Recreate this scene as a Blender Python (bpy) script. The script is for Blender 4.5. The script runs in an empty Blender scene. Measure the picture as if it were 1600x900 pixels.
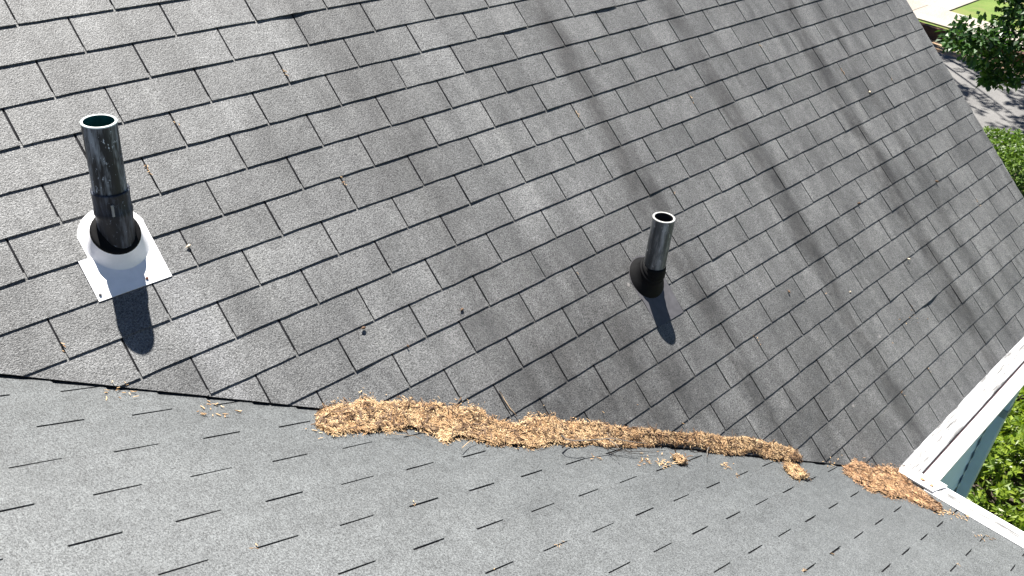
import bpy, bmesh, math, random
from mathutils import Vector, Matrix
R = math.radians
rnd = random.Random(11)
sc = bpy.context.scene

# ------------------------------------------------------------------ camera, sky, sun, exposure
TH1, TH2 = R(40.7693), R(21.7907)            # pitches of the two roof slopes
C1, S1, C2, S2 = math.cos(TH1), math.sin(TH1), math.cos(TH2), math.sin(TH2)
CAM = Vector((-3.6802, -0.7615, 2.9130))
MC = Matrix(((0.6994, -0.3387, 0.6294), (-0.7093, -0.4373, 0.5529), (0.0880, -0.8331, -0.5461)))
cd = bpy.data.cameras.new('camera')
cam = bpy.data.objects.new('camera', cd)
sc.collection.objects.link(cam)
cd.sensor_fit = 'HORIZONTAL'; cd.sensor_width = 36.0
cd.lens = 1454.06 / 1600 * 36.0
cd.clip_start = 0.05; cd.clip_end = 2000
rot = Matrix([[MC[i][0], -MC[i][1], -MC[i][2]] for i in range(3)]).to_quaternion()
cam.matrix_world = Matrix.Translation(CAM) @ rot.to_matrix().to_4x4()
sc.camera = cam

SUN_EL, SUN_AZ = R(71.4), R(70.0)            # azimuth counted from +x towards +y
SUN = Vector((math.cos(SUN_EL) * math.cos(SUN_AZ), math.cos(SUN_EL) * math.sin(SUN_AZ), math.sin(SUN_EL)))
w = bpy.data.worlds.new('World'); sc.world = w; w.use_nodes = True
nt = w.node_tree; nt.nodes.clear()
sky = nt.nodes.new('ShaderNodeTexSky'); sky.sky_type = 'NISHITA'; sky.sun_disc = False
sky.sun_elevation = SUN_EL; sky.sun_rotation = math.pi / 2 - SUN_AZ
bg = nt.nodes.new('ShaderNodeBackground'); bg.inputs[1].default_value = 0.05
sky.air_density = 0.42; sky.dust_density = 0.05; sky.ozone_density = 1.5      # a very clear, dry day
wo = nt.nodes.new('ShaderNodeOutputWorld')
nt.links.new(sky.outputs[0], bg.inputs[0]); nt.links.new(bg.outputs[0], wo.inputs[0])
sd = bpy.data.lights.new('sun', 'SUN'); sd.energy = 5.0; sd.angle = R(0.53); sd.color = (1.0, 0.965, 0.915)
sun = bpy.data.objects.new('sun', sd); sc.collection.objects.link(sun)
sun.rotation_euler = (-SUN).to_track_quat('-Z', 'Y').to_euler()
vs = sc.view_settings
vs.view_transform = 'Standard'; vs.look = 'None'; vs.exposure = 1.56; vs.gamma = 1.0; vs.use_curve_mapping = False
sc.cycles.use_denoising = True
sc.cycles.max_bounces = 6

# ------------------------------------------------------------------ helpers
COL = sc.collection
def link(name, me, parent=None, mat=None):
    o = bpy.data.objects.new(name, me); COL.objects.link(o)
    if parent is not None: o.parent = parent
    if mat is not None and me is not None and not me.materials: me.materials.append(mat)
    return o
def empty(name, loc=(0, 0, 0)):
    o = bpy.data.objects.new(name, None); COL.objects.link(o); o.location = loc
    o.empty_display_size = 0.1
    return o
def tag(o, label=None, cat=None, group=None, kind=None):
    if label: o['label'] = label
    if cat: o['category'] = cat
    if group: o['group'] = group
    if kind: o['kind'] = kind
    return o
class MB:
    def __init__(s): s.v = []; s.f = []; s.sm = []
    def add(s, vs_, fs, smooth=False):
        b = len(s.v); s.v += [tuple(v) for v in vs_]
        for f in fs: s.f.append([b + i for i in f]); s.sm.append(smooth)
    def box(s, x0, x1, y0, y1, z0, z1, fn=None):
        p = [(x, y, z) for z in (z0, z1) for y in (y0, y1) for x in (x0, x1)]
        if fn: p = [fn(*q) for q in p]
        s.add(p, [(0, 2, 3, 1), (4, 5, 7, 6), (0, 1, 5, 4), (2, 6, 7, 3), (0, 4, 6, 2), (1, 3, 7, 5)])
    def prism(s, poly, lo, hi, fn):       # poly in plane coords (ccw), lo/hi heights (numbers or functions)
        n = len(poly); L = lo if callable(lo) else (lambda a, b: lo); H = hi if callable(hi) else (lambda a, b: hi)
        vs_ = [fn(a, b, L(a, b)) for a, b in poly] + [fn(a, b, H(a, b)) for a, b in poly]
        fs = [tuple(range(n - 1, -1, -1)), tuple(range(n, 2 * n))]
        fs += [(i, (i + 1) % n, n + (i + 1) % n, n + i) for i in range(n)]
        s.add(vs_, fs)
    def lathe(s, rings, seg=32, close_top=False, close_bot=False, smooth=True):   # rings: list of (center, ux, uy, r)
        b = len(s.v)
        for c, ux, uy, r in rings:
            for i in range(seg):
                a = 2 * math.pi * i / seg
                s.v.append(tuple(c + ux * (r * math.cos(a)) + uy * (r * math.sin(a))))
        for k in range(len(rings) - 1):
            for i in range(seg):
                j = (i + 1) % seg
                s.f.append([b + k * seg + i, b + k * seg + j, b + (k + 1) * seg + j, b + (k + 1) * seg + i]); s.sm.append(smooth)
        if close_bot: s.f.append([b + i for i in range(seg - 1, -1, -1)]); s.sm.append(False)
        if close_top: s.f.append([b + (len(rings) - 1) * seg + i for i in range(seg)]); s.sm.append(False)
    def tube(s, pts, rads, seg=6):
        pts = [Vector(p) for p in pts]; b = len(s.v); n = len(pts)
        for k, p in enumerate(pts):
            d = (pts[min(k + 1, n - 1)] - pts[max(k - 1, 0)]).normalized()
            u = d.cross(Vector((0, 0, 1)));  u = u.normalized() if u.length > 1e-4 else Vector((1, 0, 0))
            v = d.cross(u); r = rads[k] if isinstance(rads, (list, tuple)) else rads
            for i in range(seg):
                a = 2 * math.pi * i / seg; s.v.append(tuple(p + u * (r * math.cos(a)) + v * (r * math.sin(a))))
        for k in range(n - 1):
            for i in range(seg):
                j = (i + 1) % seg
                s.f.append([b + k * seg + i, b + k * seg + j, b + (k + 1) * seg + j, b + (k + 1) * seg + i]); s.sm.append(True)
        s.f.append([b + i for i in range(seg)]); s.sm.append(False)
        s.f.append([b + (n - 1) * seg + i for i in range(seg)]); s.sm.append(False)
    def mesh(s, name, mat=None):
        me = bpy.data.meshes.new(name); me.from_pydata(s.v, [], s.f)
        me.polygons.foreach_set('use_smooth', s.sm)
        if mat: me.materials.append(mat)
        me.update(); return me
    def build(s, name, mat, parent=None): return link(name, s.mesh(name, mat), parent)

# plane coordinates -> world
def p1(x, s, n=0.0): return Vector((x, s * C1 - n * S1, s * S1 + n * C1))
def p2(y, s, n=0.0): return Vector((-s * C2 + n * S2, y, s * S2 + n * C2))
F1 = Matrix(((1, 0, 0), (0, C1, -S1), (0, S1, C1)))              # columns: x, upslope, normal
F2 = Matrix(((0, -C2, S2), (1, 0, 0), (0, S2, C2)))              # columns: y, upslope, normal
def px(P):
    q = MC.transposed() @ (Vector(P) - CAM)
    if q.z < 0.05: return None
    return (q.x / q.z * 1454.06 + 800, q.y / q.z * 1454.06 + 450)

# ------------------------------------------------------------------ materials
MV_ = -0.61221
class NT:
    def __init__(s, name):
        s.m = bpy.data.materials.new(name); s.m.use_nodes = True; s.t = s.m.node_tree; s.t.nodes.clear()
        s.out = s.n('ShaderNodeOutputMaterial'); s.geo = s.n('ShaderNodeNewGeometry')
    def n(s, typ, **k):
        o = s.t.nodes.new(typ)
        for a, b in k.items(): setattr(o, a, b)
        return o
    def l(s, a, b): s.t.links.new(a, b)
    def setin(s, node, i, v):
        if hasattr(v, 'is_output') or isinstance(v, bpy.types.NodeSocket): s.l(v, node.inputs[i])
        else: node.inputs[i].default_value = v
    def math(s, op, a, b=0.0, c=0.0, clamp=False):
        o = s.n('ShaderNodeMath', operation=op, use_clamp=clamp)
        for i, v in enumerate((a, b, c)): s.setin(o, i, v)
        return o.outputs[0]
    def noise(s, vec, scale, detail=2.0, rough=0.5, dim='3D'):
        o = s.n('ShaderNodeTexNoise', noise_dimensions=dim); s.l(vec, o.inputs['Vector'])
        o.inputs['Scale'].default_value = scale; o.inputs['Detail'].default_value = detail; o.inputs['Roughness'].default_value = rough
        return o.outputs[0]
    def voro(s, vec, scale, feature='F1', out='Distance'):
        o = s.n('ShaderNodeTexVoronoi', feature=feature); s.l(vec, o.inputs['Vector']); o.inputs['Scale'].default_value = scale
        return o.outputs[out]
    def mapr(s, v, a, b, c=0.0, d=1.0, smooth=False):
        o = s.n('ShaderNodeMapRange', interpolation_type='SMOOTHSTEP' if smooth else 'LINEAR'); s.l(v, o.inputs[0])
        for i, k in enumerate((a, b, c, d)): o.inputs[i + 1].default_value = k
        return o.outputs[0]
    def mix(s, fac, a, b, blend='MIX'):
        o = s.n('ShaderNodeMix', data_type='RGBA', blend_type=blend)
        for i, v in ((0, fac), (6, a), (7, b)):
            if isinstance(v, (tuple, list)) and len(v) == 3: v = (*v, 1)
            s.setin(o, i, v)
        return o.outputs[2]
    def scalevec(s, vec, sx, sy, sz):
        o = s.n('ShaderNodeMapping'); s.l(vec, o.inputs[0]); o.inputs[3].default_value = (sx, sy, sz); return o.outputs[0]
    def dot(s, vec, d):
        o = s.n('ShaderNodeVectorMath', operation='DOT_PRODUCT'); s.l(vec, o.inputs[0]); o.inputs[1].default_value = d; return o.outputs['Value']
    def bump(s, h, strength, dist, normal=None):
        o = s.n('ShaderNodeBump'); s.l(h, o.inputs['Height']); o.inputs['Strength'].default_value = strength; o.inputs['Distance'].default_value = dist
        if normal: s.l(normal, o.inputs['Normal'])
        return o.outputs[0]
    def pbr(s, col, rough=0.6, spec=0.5, metal=0.0, normal=None):
        b = s.n('ShaderNodeBsdfPrincipled')
        if isinstance(col, (tuple, list)): col = (*col, 1) if len(col) == 3 else col
        s.setin(b, 'Base Color', col); s.setin(b, 'Roughness', rough); s.setin(b, 'Specular IOR Level', spec); s.setin(b, 'Metallic', metal)
        if normal: s.l(normal, b.inputs['Normal'])
        s.l(b.outputs[0], s.out.inputs[0]); s.b = b
        return s.m
    @property
    def pos(s): return s.geo.outputs['Position']

def shingle_material(name, base, streaks, cool, across, upslope):
    N = NT(name); P = N.pos
    a = N.dot(P, across); u = N.dot(P, upslope)
    g1 = N.noise(P, 330, 1.0, 0.6); g2 = N.noise(P, 190, 2.0, 0.7)
    gr = N.math('ADD', N.math('MULTIPLY', g1, 0.35), N.math('MULTIPLY', g2, 0.65))
    gr = N.mapr(gr, 0.37, 0.63, *((0.20, 1.80) if streaks else (0.36, 1.64)))
    # worn patches, a little drawn out along the slope
    cmb = N.n('ShaderNodeCombineXYZ'); N.l(a, cmb.inputs[0]); N.l(N.math('MULTIPLY', u, 0.35), cmb.inputs[1])
    q = cmb.outputs[0]
    blot = N.mapr(N.noise(q, 7.0, 4.0, 0.6), 0.32, 0.68, *((0.70, 1.30) if streaks else (0.88, 1.12)))
    blot2 = N.mapr(N.noise(P, 26.0, 3.0, 0.6), 0.3, 0.7, 0.86, 1.14)
    rndv = N.n('ShaderNodeObjectInfo').outputs['Random']
    tone = N.mapr(rndv, 0, 1, *((0.86, 1.14) if streaks else (0.985, 1.015)))
    val = N.math('MULTIPLY', N.math('MULTIPLY', gr, blot), N.math('MULTIPLY', blot2, tone))
    bc = N.n('ShaderNodeRGB'); bc.outputs[0].default_value = (*base, 1)
    col = N.mix(1.0, bc.outputs[0], val, 'MULTIPLY')
    if streaks:
        # algae streaks that run straight down the slope: centre across, half-width, strength
        wob = N.math('MULTIPLY', N.math('SUBTRACT', N.noise(q, 3.0, 4.0, 0.65), 0.5), 0.24)
        aw = N.math('ADD', a, wob)
        tot = None
        for (c, hw, st, u0, u1) in streaks:
            d = N.math('DIVIDE', N.math('ABSOLUTE', N.math('SUBTRACT', aw, c)), hw)
            k = N.math('MULTIPLY', N.mapr(d, 0.25, 1.0, 1.0, 0.0, True), st)
            if u1 > u0: k = N.math('MULTIPLY', k, N.mapr(u, u0, u1, 1.0, 0.0, True))
            tot = k if tot is None else N.math('MAXIMUM', tot, k)
        brk = N.mapr(N.noise(q, 11.0, 4.0, 0.65), 0.34, 0.60, 0.30, 1.0)
        tot = N.math('MULTIPLY', tot, brk)
        thin = N.n('ShaderNodeCombineXYZ'); N.l(a, thin.inputs[0]); N.l(N.math('MULTIPLY', u, 0.09), thin.inputs[1])
        fine = N.mapr(N.noise(thin.outputs[0], 17.0, 3.0, 0.55), 0.50, 0.70, 0.0, 0.34, True)
        fine = N.math('MULTIPLY', fine, N.mapr(a, -1.4, 0.6, 0.25, 1.0))
        tot = N.math('MAXIMUM', tot, fine)
        right = N.mapr(a, -2.6, 1.6, 0.0, 0.26, True)            # the old grime is thicker towards the rake
        col = N.mix(right, col, N.mix(1.0, col, (0.68, 0.655, 0.635), 'MULTIPLY'))
        col = N.mix(tot, col, N.mix(1.0, col, (0.40, 0.385, 0.375), 'MULTIPLY'))
        run = N.mapr(N.math('DIVIDE', N.math('ABSOLUTE', N.math('SUBTRACT', aw, -2.63)), 0.07), 0.2, 1.0, 0.42, 0.0, True)
        run = N.math('MULTIPLY', run, N.mapr(u, 2.02, 2.04, 1.0, 0.0))
        col = N.mix(run, col, N.mix(1.0, col, (1.7, 1.7, 1.75), 'MULTIPLY'))
        pale = N.mapr(N.noise(thin.outputs[0], 9.0, 3.0, 0.6), 0.56, 0.72, 0.0, 0.25, True)
        col = N.mix(pale, col, N.mix(1.0, col, (1.5, 1.5, 1.45), 'MULTIPLY'))
    else:
        # colour gets darker towards the valley, with a patchy border
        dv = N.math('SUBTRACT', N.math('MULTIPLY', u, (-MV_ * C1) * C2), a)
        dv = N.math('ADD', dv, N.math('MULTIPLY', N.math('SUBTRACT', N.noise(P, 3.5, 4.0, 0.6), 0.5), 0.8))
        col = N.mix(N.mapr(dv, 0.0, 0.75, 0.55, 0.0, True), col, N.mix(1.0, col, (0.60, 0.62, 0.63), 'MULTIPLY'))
    # lichen and droppings, sparse
    vd = N.voro(P, 6.5); nz = N.noise(P, 60, 2.0)
    spot = N.mapr(N.math('ADD', vd, N.math('MULTIPLY', nz, 0.10)), 0.095, 0.115, 1.0, 0.0)
    sel = N.n('ShaderNodeTexVoronoi', feature='F1'); N.l(P, sel.inputs['Vector']); sel.inputs['Scale'].default_value = 6.5
    sep = N.n('ShaderNodeSeparateColor'); N.l(sel.outputs['Color'], sep.inputs[0])
    spot = N.math('MULTIPLY', spot, N.mapr(sep.outputs[0], 0.80, 0.84, 0.0, 0.5))
    col = N.mix(spot, col, (0.30, 0.28, 0.27))
    hgt = N.math('ADD', N.math('MULTIPLY', g1, 0.7), N.math('MULTIPLY', g2, 0.5))
    nrm = N.bump(hgt, 0.6, 0.004)
    return N.pbr(col, 0.55, 0.62, normal=nrm)

def plain(name, col, rough=0.6, spec=0.5, metal=0.0, var=0.12, scale=20, bump=0.0):
    N = NT(name)
    v = N.mapr(N.noise(N.pos, scale, 4.0, 0.6), 0.3, 0.7, 1 - var, 1 + var)
    c = N.n('ShaderNodeRGB'); c.outputs[0].default_value = (*col, 1)
    nrm = N.bump(N.noise(N.pos, scale * 4, 3.0), bump, 0.002) if bump else None
    return N.pbr(N.mix(1.0, c.outputs[0], v, 'MULTIPLY'), rough, spec, metal, nrm)

M_SH1 = shingle_material('shingle_steep', (0.100, 0.101, 0.100),
    [(-1.62, 0.24, 0.50, 0, 0), (-1.30, 0.80, 0.95, 1.15, 1.95), (-0.57, 0.135, 0.95, 0, 0), (-0.25, 0.65, 0.70, 0.5, 1.25), (0.29, 0.115, 0.95, 0, 0), (1.26, 0.125, 1.0, 0, 0), (1.60, 0.10, 0.65, 0, 0), (0.75, 0.08, 0.35, 0, 0)],
    False, (1, 0, 0), (0, C1, S1))
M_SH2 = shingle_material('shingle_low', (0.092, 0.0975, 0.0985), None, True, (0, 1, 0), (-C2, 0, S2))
M_MAT = plain('asphalt_mat', (0.012, 0.012, 0.014), 0.9, 0.2, var=0.4, scale=60)
M_DECK = plain('roof_deck', (0.02, 0.019, 0.018), 0.9, 0.2)
M_WHITE = plain('white_aluminium', (0.80, 0.80, 0.80), 0.38, 0.5, var=0.03, scale=9)
M_FLASH = plain('white_flashing', (0.88, 0.87, 0.88), 0.4, 0.5, var=0.05, scale=35)
M_SIDING = plain('white_siding', (0.62, 0.77, 0.95), 0.5, 0.4, var=0.05, scale=6)
M_SPOUT = plain('grey_blue_downspout', (0.43, 0.53, 0.61), 0.45, 0.5, var=0.08, scale=7)
M_STRAP = plain('downspout_strap', (0.22, 0.26, 0.27), 0.5, 0.5)
M_SEAM = plain('gutter_seam', (0.07, 0.05, 0.055), 0.8, 0.2)
M_RUBBER = plain('black_rubber', (0.005, 0.005, 0.0055), 0.7, 0.12, var=0.3, scale=40)
M_DPLATE = plain('dark_plastic_flashing', (0.075, 0.073, 0.078), 0.5, 0.4, var=0.2, scale=30)
M_RUST = plain('rusty_nail', (0.09, 0.035, 0.02), 0.8, 0.3)
M_DRIP = plain('drip_edge', (0.20, 0.20, 0.205), 0.5, 0.5)

def guard_material():
    N = NT('gutter_guard_dirty'); P = N.pos
    # dirt sits in rows where the perforations run; rows follow the gutter
    st = N.noise(N.scalevec(P, 6.0, 75.0, 6.0), 1.0, 4.0, 0.7)
    sm = N.noise(N.scalevec(P, 2.6, 9.0, 2.6), 1.0, 3.0, 0.6)
    k = N.math('MULTIPLY', N.mapr(st, 0.42, 0.58, 0.15, 1.0), N.mapr(sm, 0.40, 0.56, 0.0, 0.9))
    return N.pbr(N.mix(k, (0.62, 0.62, 0.615), (0.085, 0.083, 0.08)), 0.6, 0.5)
M_GUARD = guard_material()
def guard_material2():
    N = NT('gutter_guard_dirty_short'); P = N.pos
    st = N.noise(N.scalevec(P, 75.0, 7.0, 5.0), 1.0, 4.0, 0.7)
    sx = N.dot(P, (1, 0, 0)); band = N.math('MULTIPLY', N.mapr(sx, 0.022, 0.034, 0.0, 1.0, True), N.mapr(sx, 0.060, 0.072, 1.0, 0.0, True))
    k = N.math('MULTIPLY', N.mapr(st, 0.36, 0.58, 0.1, 0.95), band)
    return N.pbr(N.mix(k, (0.62, 0.62, 0.615), (0.085, 0.083, 0.08)), 0.6, 0.5)
M_GUARD2 = guard_material2()

def pipe_material(name, lo, hi, paint, amt):
    N = NT(name); P = N.pos
    sv = N.scalevec(P, 1.0, 1.0, 0.13)
    a = N.noise(sv, 55, 5.0, 0.65); b = N.noise(sv, 14, 4.0, 0.6)
    base = N.mix(N.mapr(b, 0.35, 0.65), lo, hi)
    k = N.math('MULTIPLY', N.mapr(a, 0.48, 0.66, 0.0, 1.0), N.mapr(b, 0.46, 0.62, 0.0, amt * 0.75))
    chips = N.mapr(N.noise(N.scalevec(P, 1, 1, 0.5), 95, 3.0, 0.7), 0.635, 0.68, 0.0, amt)
    smear = N.mapr(N.noise(N.scalevec(P, 1, 1, 0.16), 34, 4.0, 0.7), 0.50, 0.66, 0.0, amt * 0.5)
    k = N.math('MAXIMUM', N.math('MAXIMUM', k, chips), smear)
    return N.pbr(N.mix(k, base, paint), 0.5, 0.4, normal=N.bump(a, 0.15, 0.002))
M_PIPE_L = pipe_material('black_pipe_chipped', (0.006, 0.007, 0.009), (0.030, 0.033, 0.036), (0.66, 0.72, 0.78), 0.9)
M_PIPE_R = pipe_material('grey_pipe_scuffed', (0.014, 0.018, 0.022), (0.085, 0.094, 0.10), (0.55, 0.57, 0.58), 0.75)
M_COUP = pipe_material('black_coupling', (0.005, 0.006, 0.010), (0.018, 0.020, 0.028), (0.35, 0.40, 0.5), 0.5)
M_TEAL = plain('teal_pipe_inside', (0.012, 0.085, 0.075), 0.6, 0.3, var=0.35, scale=25)
M_INNER = plain('dark_pipe_inside', (0.02, 0.02, 0.02), 0.7, 0.3, var=0.3)
M_RIM = plain('pale_pipe_rim', (0.55, 0.62, 0.60), 0.5, 0.4, var=0.1, scale=60)
M_RIM2 = plain('worn_pipe_rim', (0.34, 0.34, 0.33), 0.55, 0.4, var=0.25, scale=60)

def litter_material(name, dark, mid, lite):
    N = NT(name); P = N.pos
    r = N.geo.outputs['Random Per Island']
    c = N.mix(N.mapr(r, 0.0, 0.55), dark, mid)
    c = N.mix(N.mapr(r, 0.55, 1.0), c, lite)
    c = N.mix(N.mapr(N.noise(P, 18, 3.0), 0.40, 0.64, 0.0, 0.55), c, N.mix(1.0, c, (0.62, 0.46, 0.36), 'MULTIPLY'))
    return N.pbr(c, 0.75, 0.25)
M_LIT = litter_material('tan_catkin_litter', (0.30, 0.185, 0.095), (0.48, 0.335, 0.185), (0.60, 0.455, 0.28))
M_LITB = litter_material('brown_catkin_litter', (0.22, 0.125, 0.070), (0.42, 0.265, 0.150), (0.56, 0.39, 0.245))
M_LITBASE = plain('packed_litter', (0.36, 0.235, 0.125), 0.9, 0.2, var=0.5, scale=90, bump=0.6)
M_TWIG = plain('grey_twig', (0.17, 0.15, 0.13), 0.8, 0.2, var=0.3, scale=40)
M_TWIGD = plain('dark_twig', (0.035, 0.027, 0.022), 0.8, 0.2, var=0.3, scale=40)
M_STRAW = plain('pale_stem', (0.50, 0.36, 0.22), 0.8, 0.2, var=0.2, scale=40)
M_SEED = plain('brown_seed', (0.10, 0.06, 0.035), 0.7, 0.3, var=0.4, scale=80)
M_SEEDP = plain('pale_seed', (0.55, 0.46, 0.34), 0.7, 0.3, var=0.2, scale=80)

def leaf_material(name, dark, lite, trans):
    N = NT(name)
    r = N.geo.outputs['Random Per Island']
    c = N.mix(r, dark, lite)
    b = N.n('ShaderNodeBsdfPrincipled'); N.l(c, b.inputs['Base Color']); b.inputs['Roughness'].default_value = 0.42
    t = N.n('ShaderNodeBsdfTranslucent'); N.l(N.mix(1.0, c, (1.15, 1.25, 0.5), 'MULTIPLY'), t.inputs[0])
    m = N.n('ShaderNodeMixShader'); m.inputs[0].default_value = trans
    N.l(b.outputs[0], m.inputs[1]); N.l(t.outputs[0], m.inputs[2]); N.l(m.outputs[0], N.out.inputs[0])
    return N.m
M_SHRUB = leaf_material('bright_shrub_leaf', (0.085, 0.15, 0.014), (0.25, 0.32, 0.035), 0.42)
M_SHRUBD = leaf_material('green_shrub_leaf', (0.045, 0.10, 0.013), (0.15, 0.23, 0.03), 0.35)
M_TREE = leaf_material('dark_tree_leaf', (0.014, 0.042, 0.010), (0.050, 0.115, 0.022), 0.3)
M_BARK = plain('bark', (0.07, 0.052, 0.04), 0.9, 0.2, var=0.4, scale=30, bump=0.5)
M_TIMBER = plain('brown_timber', (0.075, 0.042, 0.028), 0.85, 0.2, var=0.3, scale=12, bump=0.3)

def ground_material(name, a, b, sc1, sc2, rough=0.9, bump=0.3, c=None):
    N = NT(name); P = N.pos
    f = N.mapr(N.noise(P, sc1, 5.0, 0.65), 0.35, 0.65)
    col = N.mix(f, a, b)
    col = N.mix(1.0, col, N.mapr(N.noise(P, sc2, 3.0, 0.7), 0.3, 0.7, 0.72, 1.28), 'MULTIPLY')
    if c: col = N.mix(N.mapr(N.noise(P, sc1 * 0.4, 4.0), 0.52, 0.6), col, c)
    return N.pbr(col, rough, 0.3, normal=N.bump(N.noise(P, sc2, 3.0), bump, 0.02))
M_LAWN = ground_material('lawn', (0.075, 0.125, 0.022), (0.12, 0.165, 0.035), 1.3, 40, c=(0.15, 0.15, 0.05))
M_ROAD = ground_material('asphalt_road', (0.115, 0.112, 0.108), (0.15, 0.146, 0.14), 1.5, 60)
M_WALK = ground_material('concrete_walk', (0.24, 0.215, 0.185), (0.31, 0.28, 0.24), 1.2, 30)
M_VERGE = ground_material('dry_verge', (0.28, 0.17, 0.095), (0.33, 0.25, 0.17), 2.5, 30)
M_SOIL = ground_material('bed_soil', (0.045, 0.035, 0.026), (0.07, 0.055, 0.04), 3, 40)

# ------------------------------------------------------------------ ground
GZ = -2.8
def sheet(name, x0, x1, y0, y1, z, mat):
    m = MB(); m.add([(x0, y0, z), (x1, y0, z), (x1, y1, z), (x0, y1, z)], [(0, 1, 2, 3)])
    return tag(m.build(name, mat), kind='structure')
sheet('lawn', -400, 400, -400, 400, GZ, M_LAWN)
sheet('road', 12.2, 16.35, -200, 200, GZ + 0.004, M_ROAD)
sheet('verge', 16.35, 17.1, -200, 200, GZ + 0.004, M_VERGE)
sheet('planting_bed', 2.0, 7.5, -4.0, 1.6, GZ + 0.004, M_SOIL)
def slab(name, x0, x1, y0, y1, mat):
    m = MB(); m.box(x0, x1, y0, y1, GZ - 0.05, GZ + 0.035); return tag(m.build(name, mat), kind='structure')
walk = slab('sidewalk', 18.35, 19.75, -60, 60, M_WALK)
jm = MB()
for j in range(-40, 41): jm.box(18.36, 19.74, j * 1.5 - 0.008, j * 1.5 + 0.008, GZ + 0.0352, GZ + 0.0362)
jm.build('expansion_joint', M_SOIL, walk)
slab('front_walk', 19.75, 40, 7.0, 8.35, M_WALK)
root = empty('timber_edging', (17.2, 5.0, GZ))
tag(root, 'low brown timber edging wall along the far side of the street', 'edging')
for j in range(-6, 7):
    m = MB(); m.box(-0.09, 0.09, j * 2.4 + 0.01, j * 2.4 + 2.39, -0.05, 0.26 + rnd.uniform(-0.012, 0.012)); m.build('timber', M_TIMBER, root)

# ------------------------------------------------------------------ the house
house = empty('house', (0, 0, 0))
tag(house, 'house with two dark grey shingled roof slopes meeting in a valley', 'house')
XO, WT, EX, EAVEC = 2.52972, 0.3048, 0.127254, 22.95
MV = -0.61221                       # valley on the steep slope: s = MV * x
RAKE = 2.612
E2, W2, Y02, S02 = 0.1265, 0.3045, -0.0048, -0.008
SRIDGE, XL = 4.05, -6.4

def clip(poly, a, b, c):            # keep a*x + b*s + c >= 0
    out = []
    for i in range(len(poly)):
        p, q = poly[i], poly[(i + 1) % len(poly)]
        fp, fq = a * p[0] + b * p[1] + c, a * q[0] + b * q[1] + c
        if fp >= 0: out.append(p)
        if (fp >= 0) != (fq >= 0):
            t = fp / (fp - fq); out.append((p[0] + t * (q[0] - p[0]), p[1] + t * (q[1] - p[1])))
    return out
def area(poly): return 0.5 * sum(poly[i][0] * poly[(i + 1) % len(poly)][1] - poly[(i + 1) % len(poly)][0] * poly[i][1] for i in range(len(poly)))
def subtract(poly, hole):           # hole: convex, ccw
    pieces = []; rest = poly
    for i in range(len(hole)):
        (x0, y0), (x1, y1) = hole[i], hole[(i + 1) % len(hole)]
        # outside is to the right of the edge
        a, b = (y1 - y0), -(x1 - x0); c = -(a * x0 + b * y0)
        o = clip(rest, a, b, c)
        if len(o) >= 3 and abs(area(o)) > 1e-7: pieces.append(o)
        rest = clip(rest, -a, -b, -c)
        if len(rest) < 3: break
    return pieces

# holes cut round the two vent flashings (steep slope coordinates x, s)
def dome(xc, sc_, r, xl, xr, s0, n=14):
    pts = [(xl, s0), (xr, s0)]
    a0 = math.asin(max(-1, min(1, (xr - xc) / r))); a1 = math.asin(max(-1, min(1, (xl - xc) / r)))
    for i in range(n + 1):
        a = a0 + (a1 - a0) * i / n; pts.append((xc + r * math.sin(a), sc_ + r * math.cos(a)))
    return pts
HOLES = []
SB_L = (EAVEC - 7) * EX; SM_L = (EAVEC - 6) * EX
SB_R = (EAVEC - 14) * EX; SM_R = (EAVEC - 13) * EX
HL_A = [(-2.845, SB_L - 0.004), (-2.617, SB_L - 0.004), (-2.617, SM_L), (-2.845, SM_L)]
HL_B = dome(-2.717, 2.19, 0.104, -2.815, -2.617, SM_L - 0.001)
HR_A = [(-0.905, SB_R - 0.004), (-0.722, SB_R - 0.004), (-0.722, SM_R), (-0.905, SM_R)]
HR_B = dome(-0.812, 1.330, 0.102, -0.912, -0.722, SM_R - 0.001)
HOLES = [HL_A, HL_B, HR_A, HR_B]

TUCK = 0.018
def hprof(b, e): return -0.0050 * max(0.0, min(1.4, b / e))      # top of a tab, from its butt upwards

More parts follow.
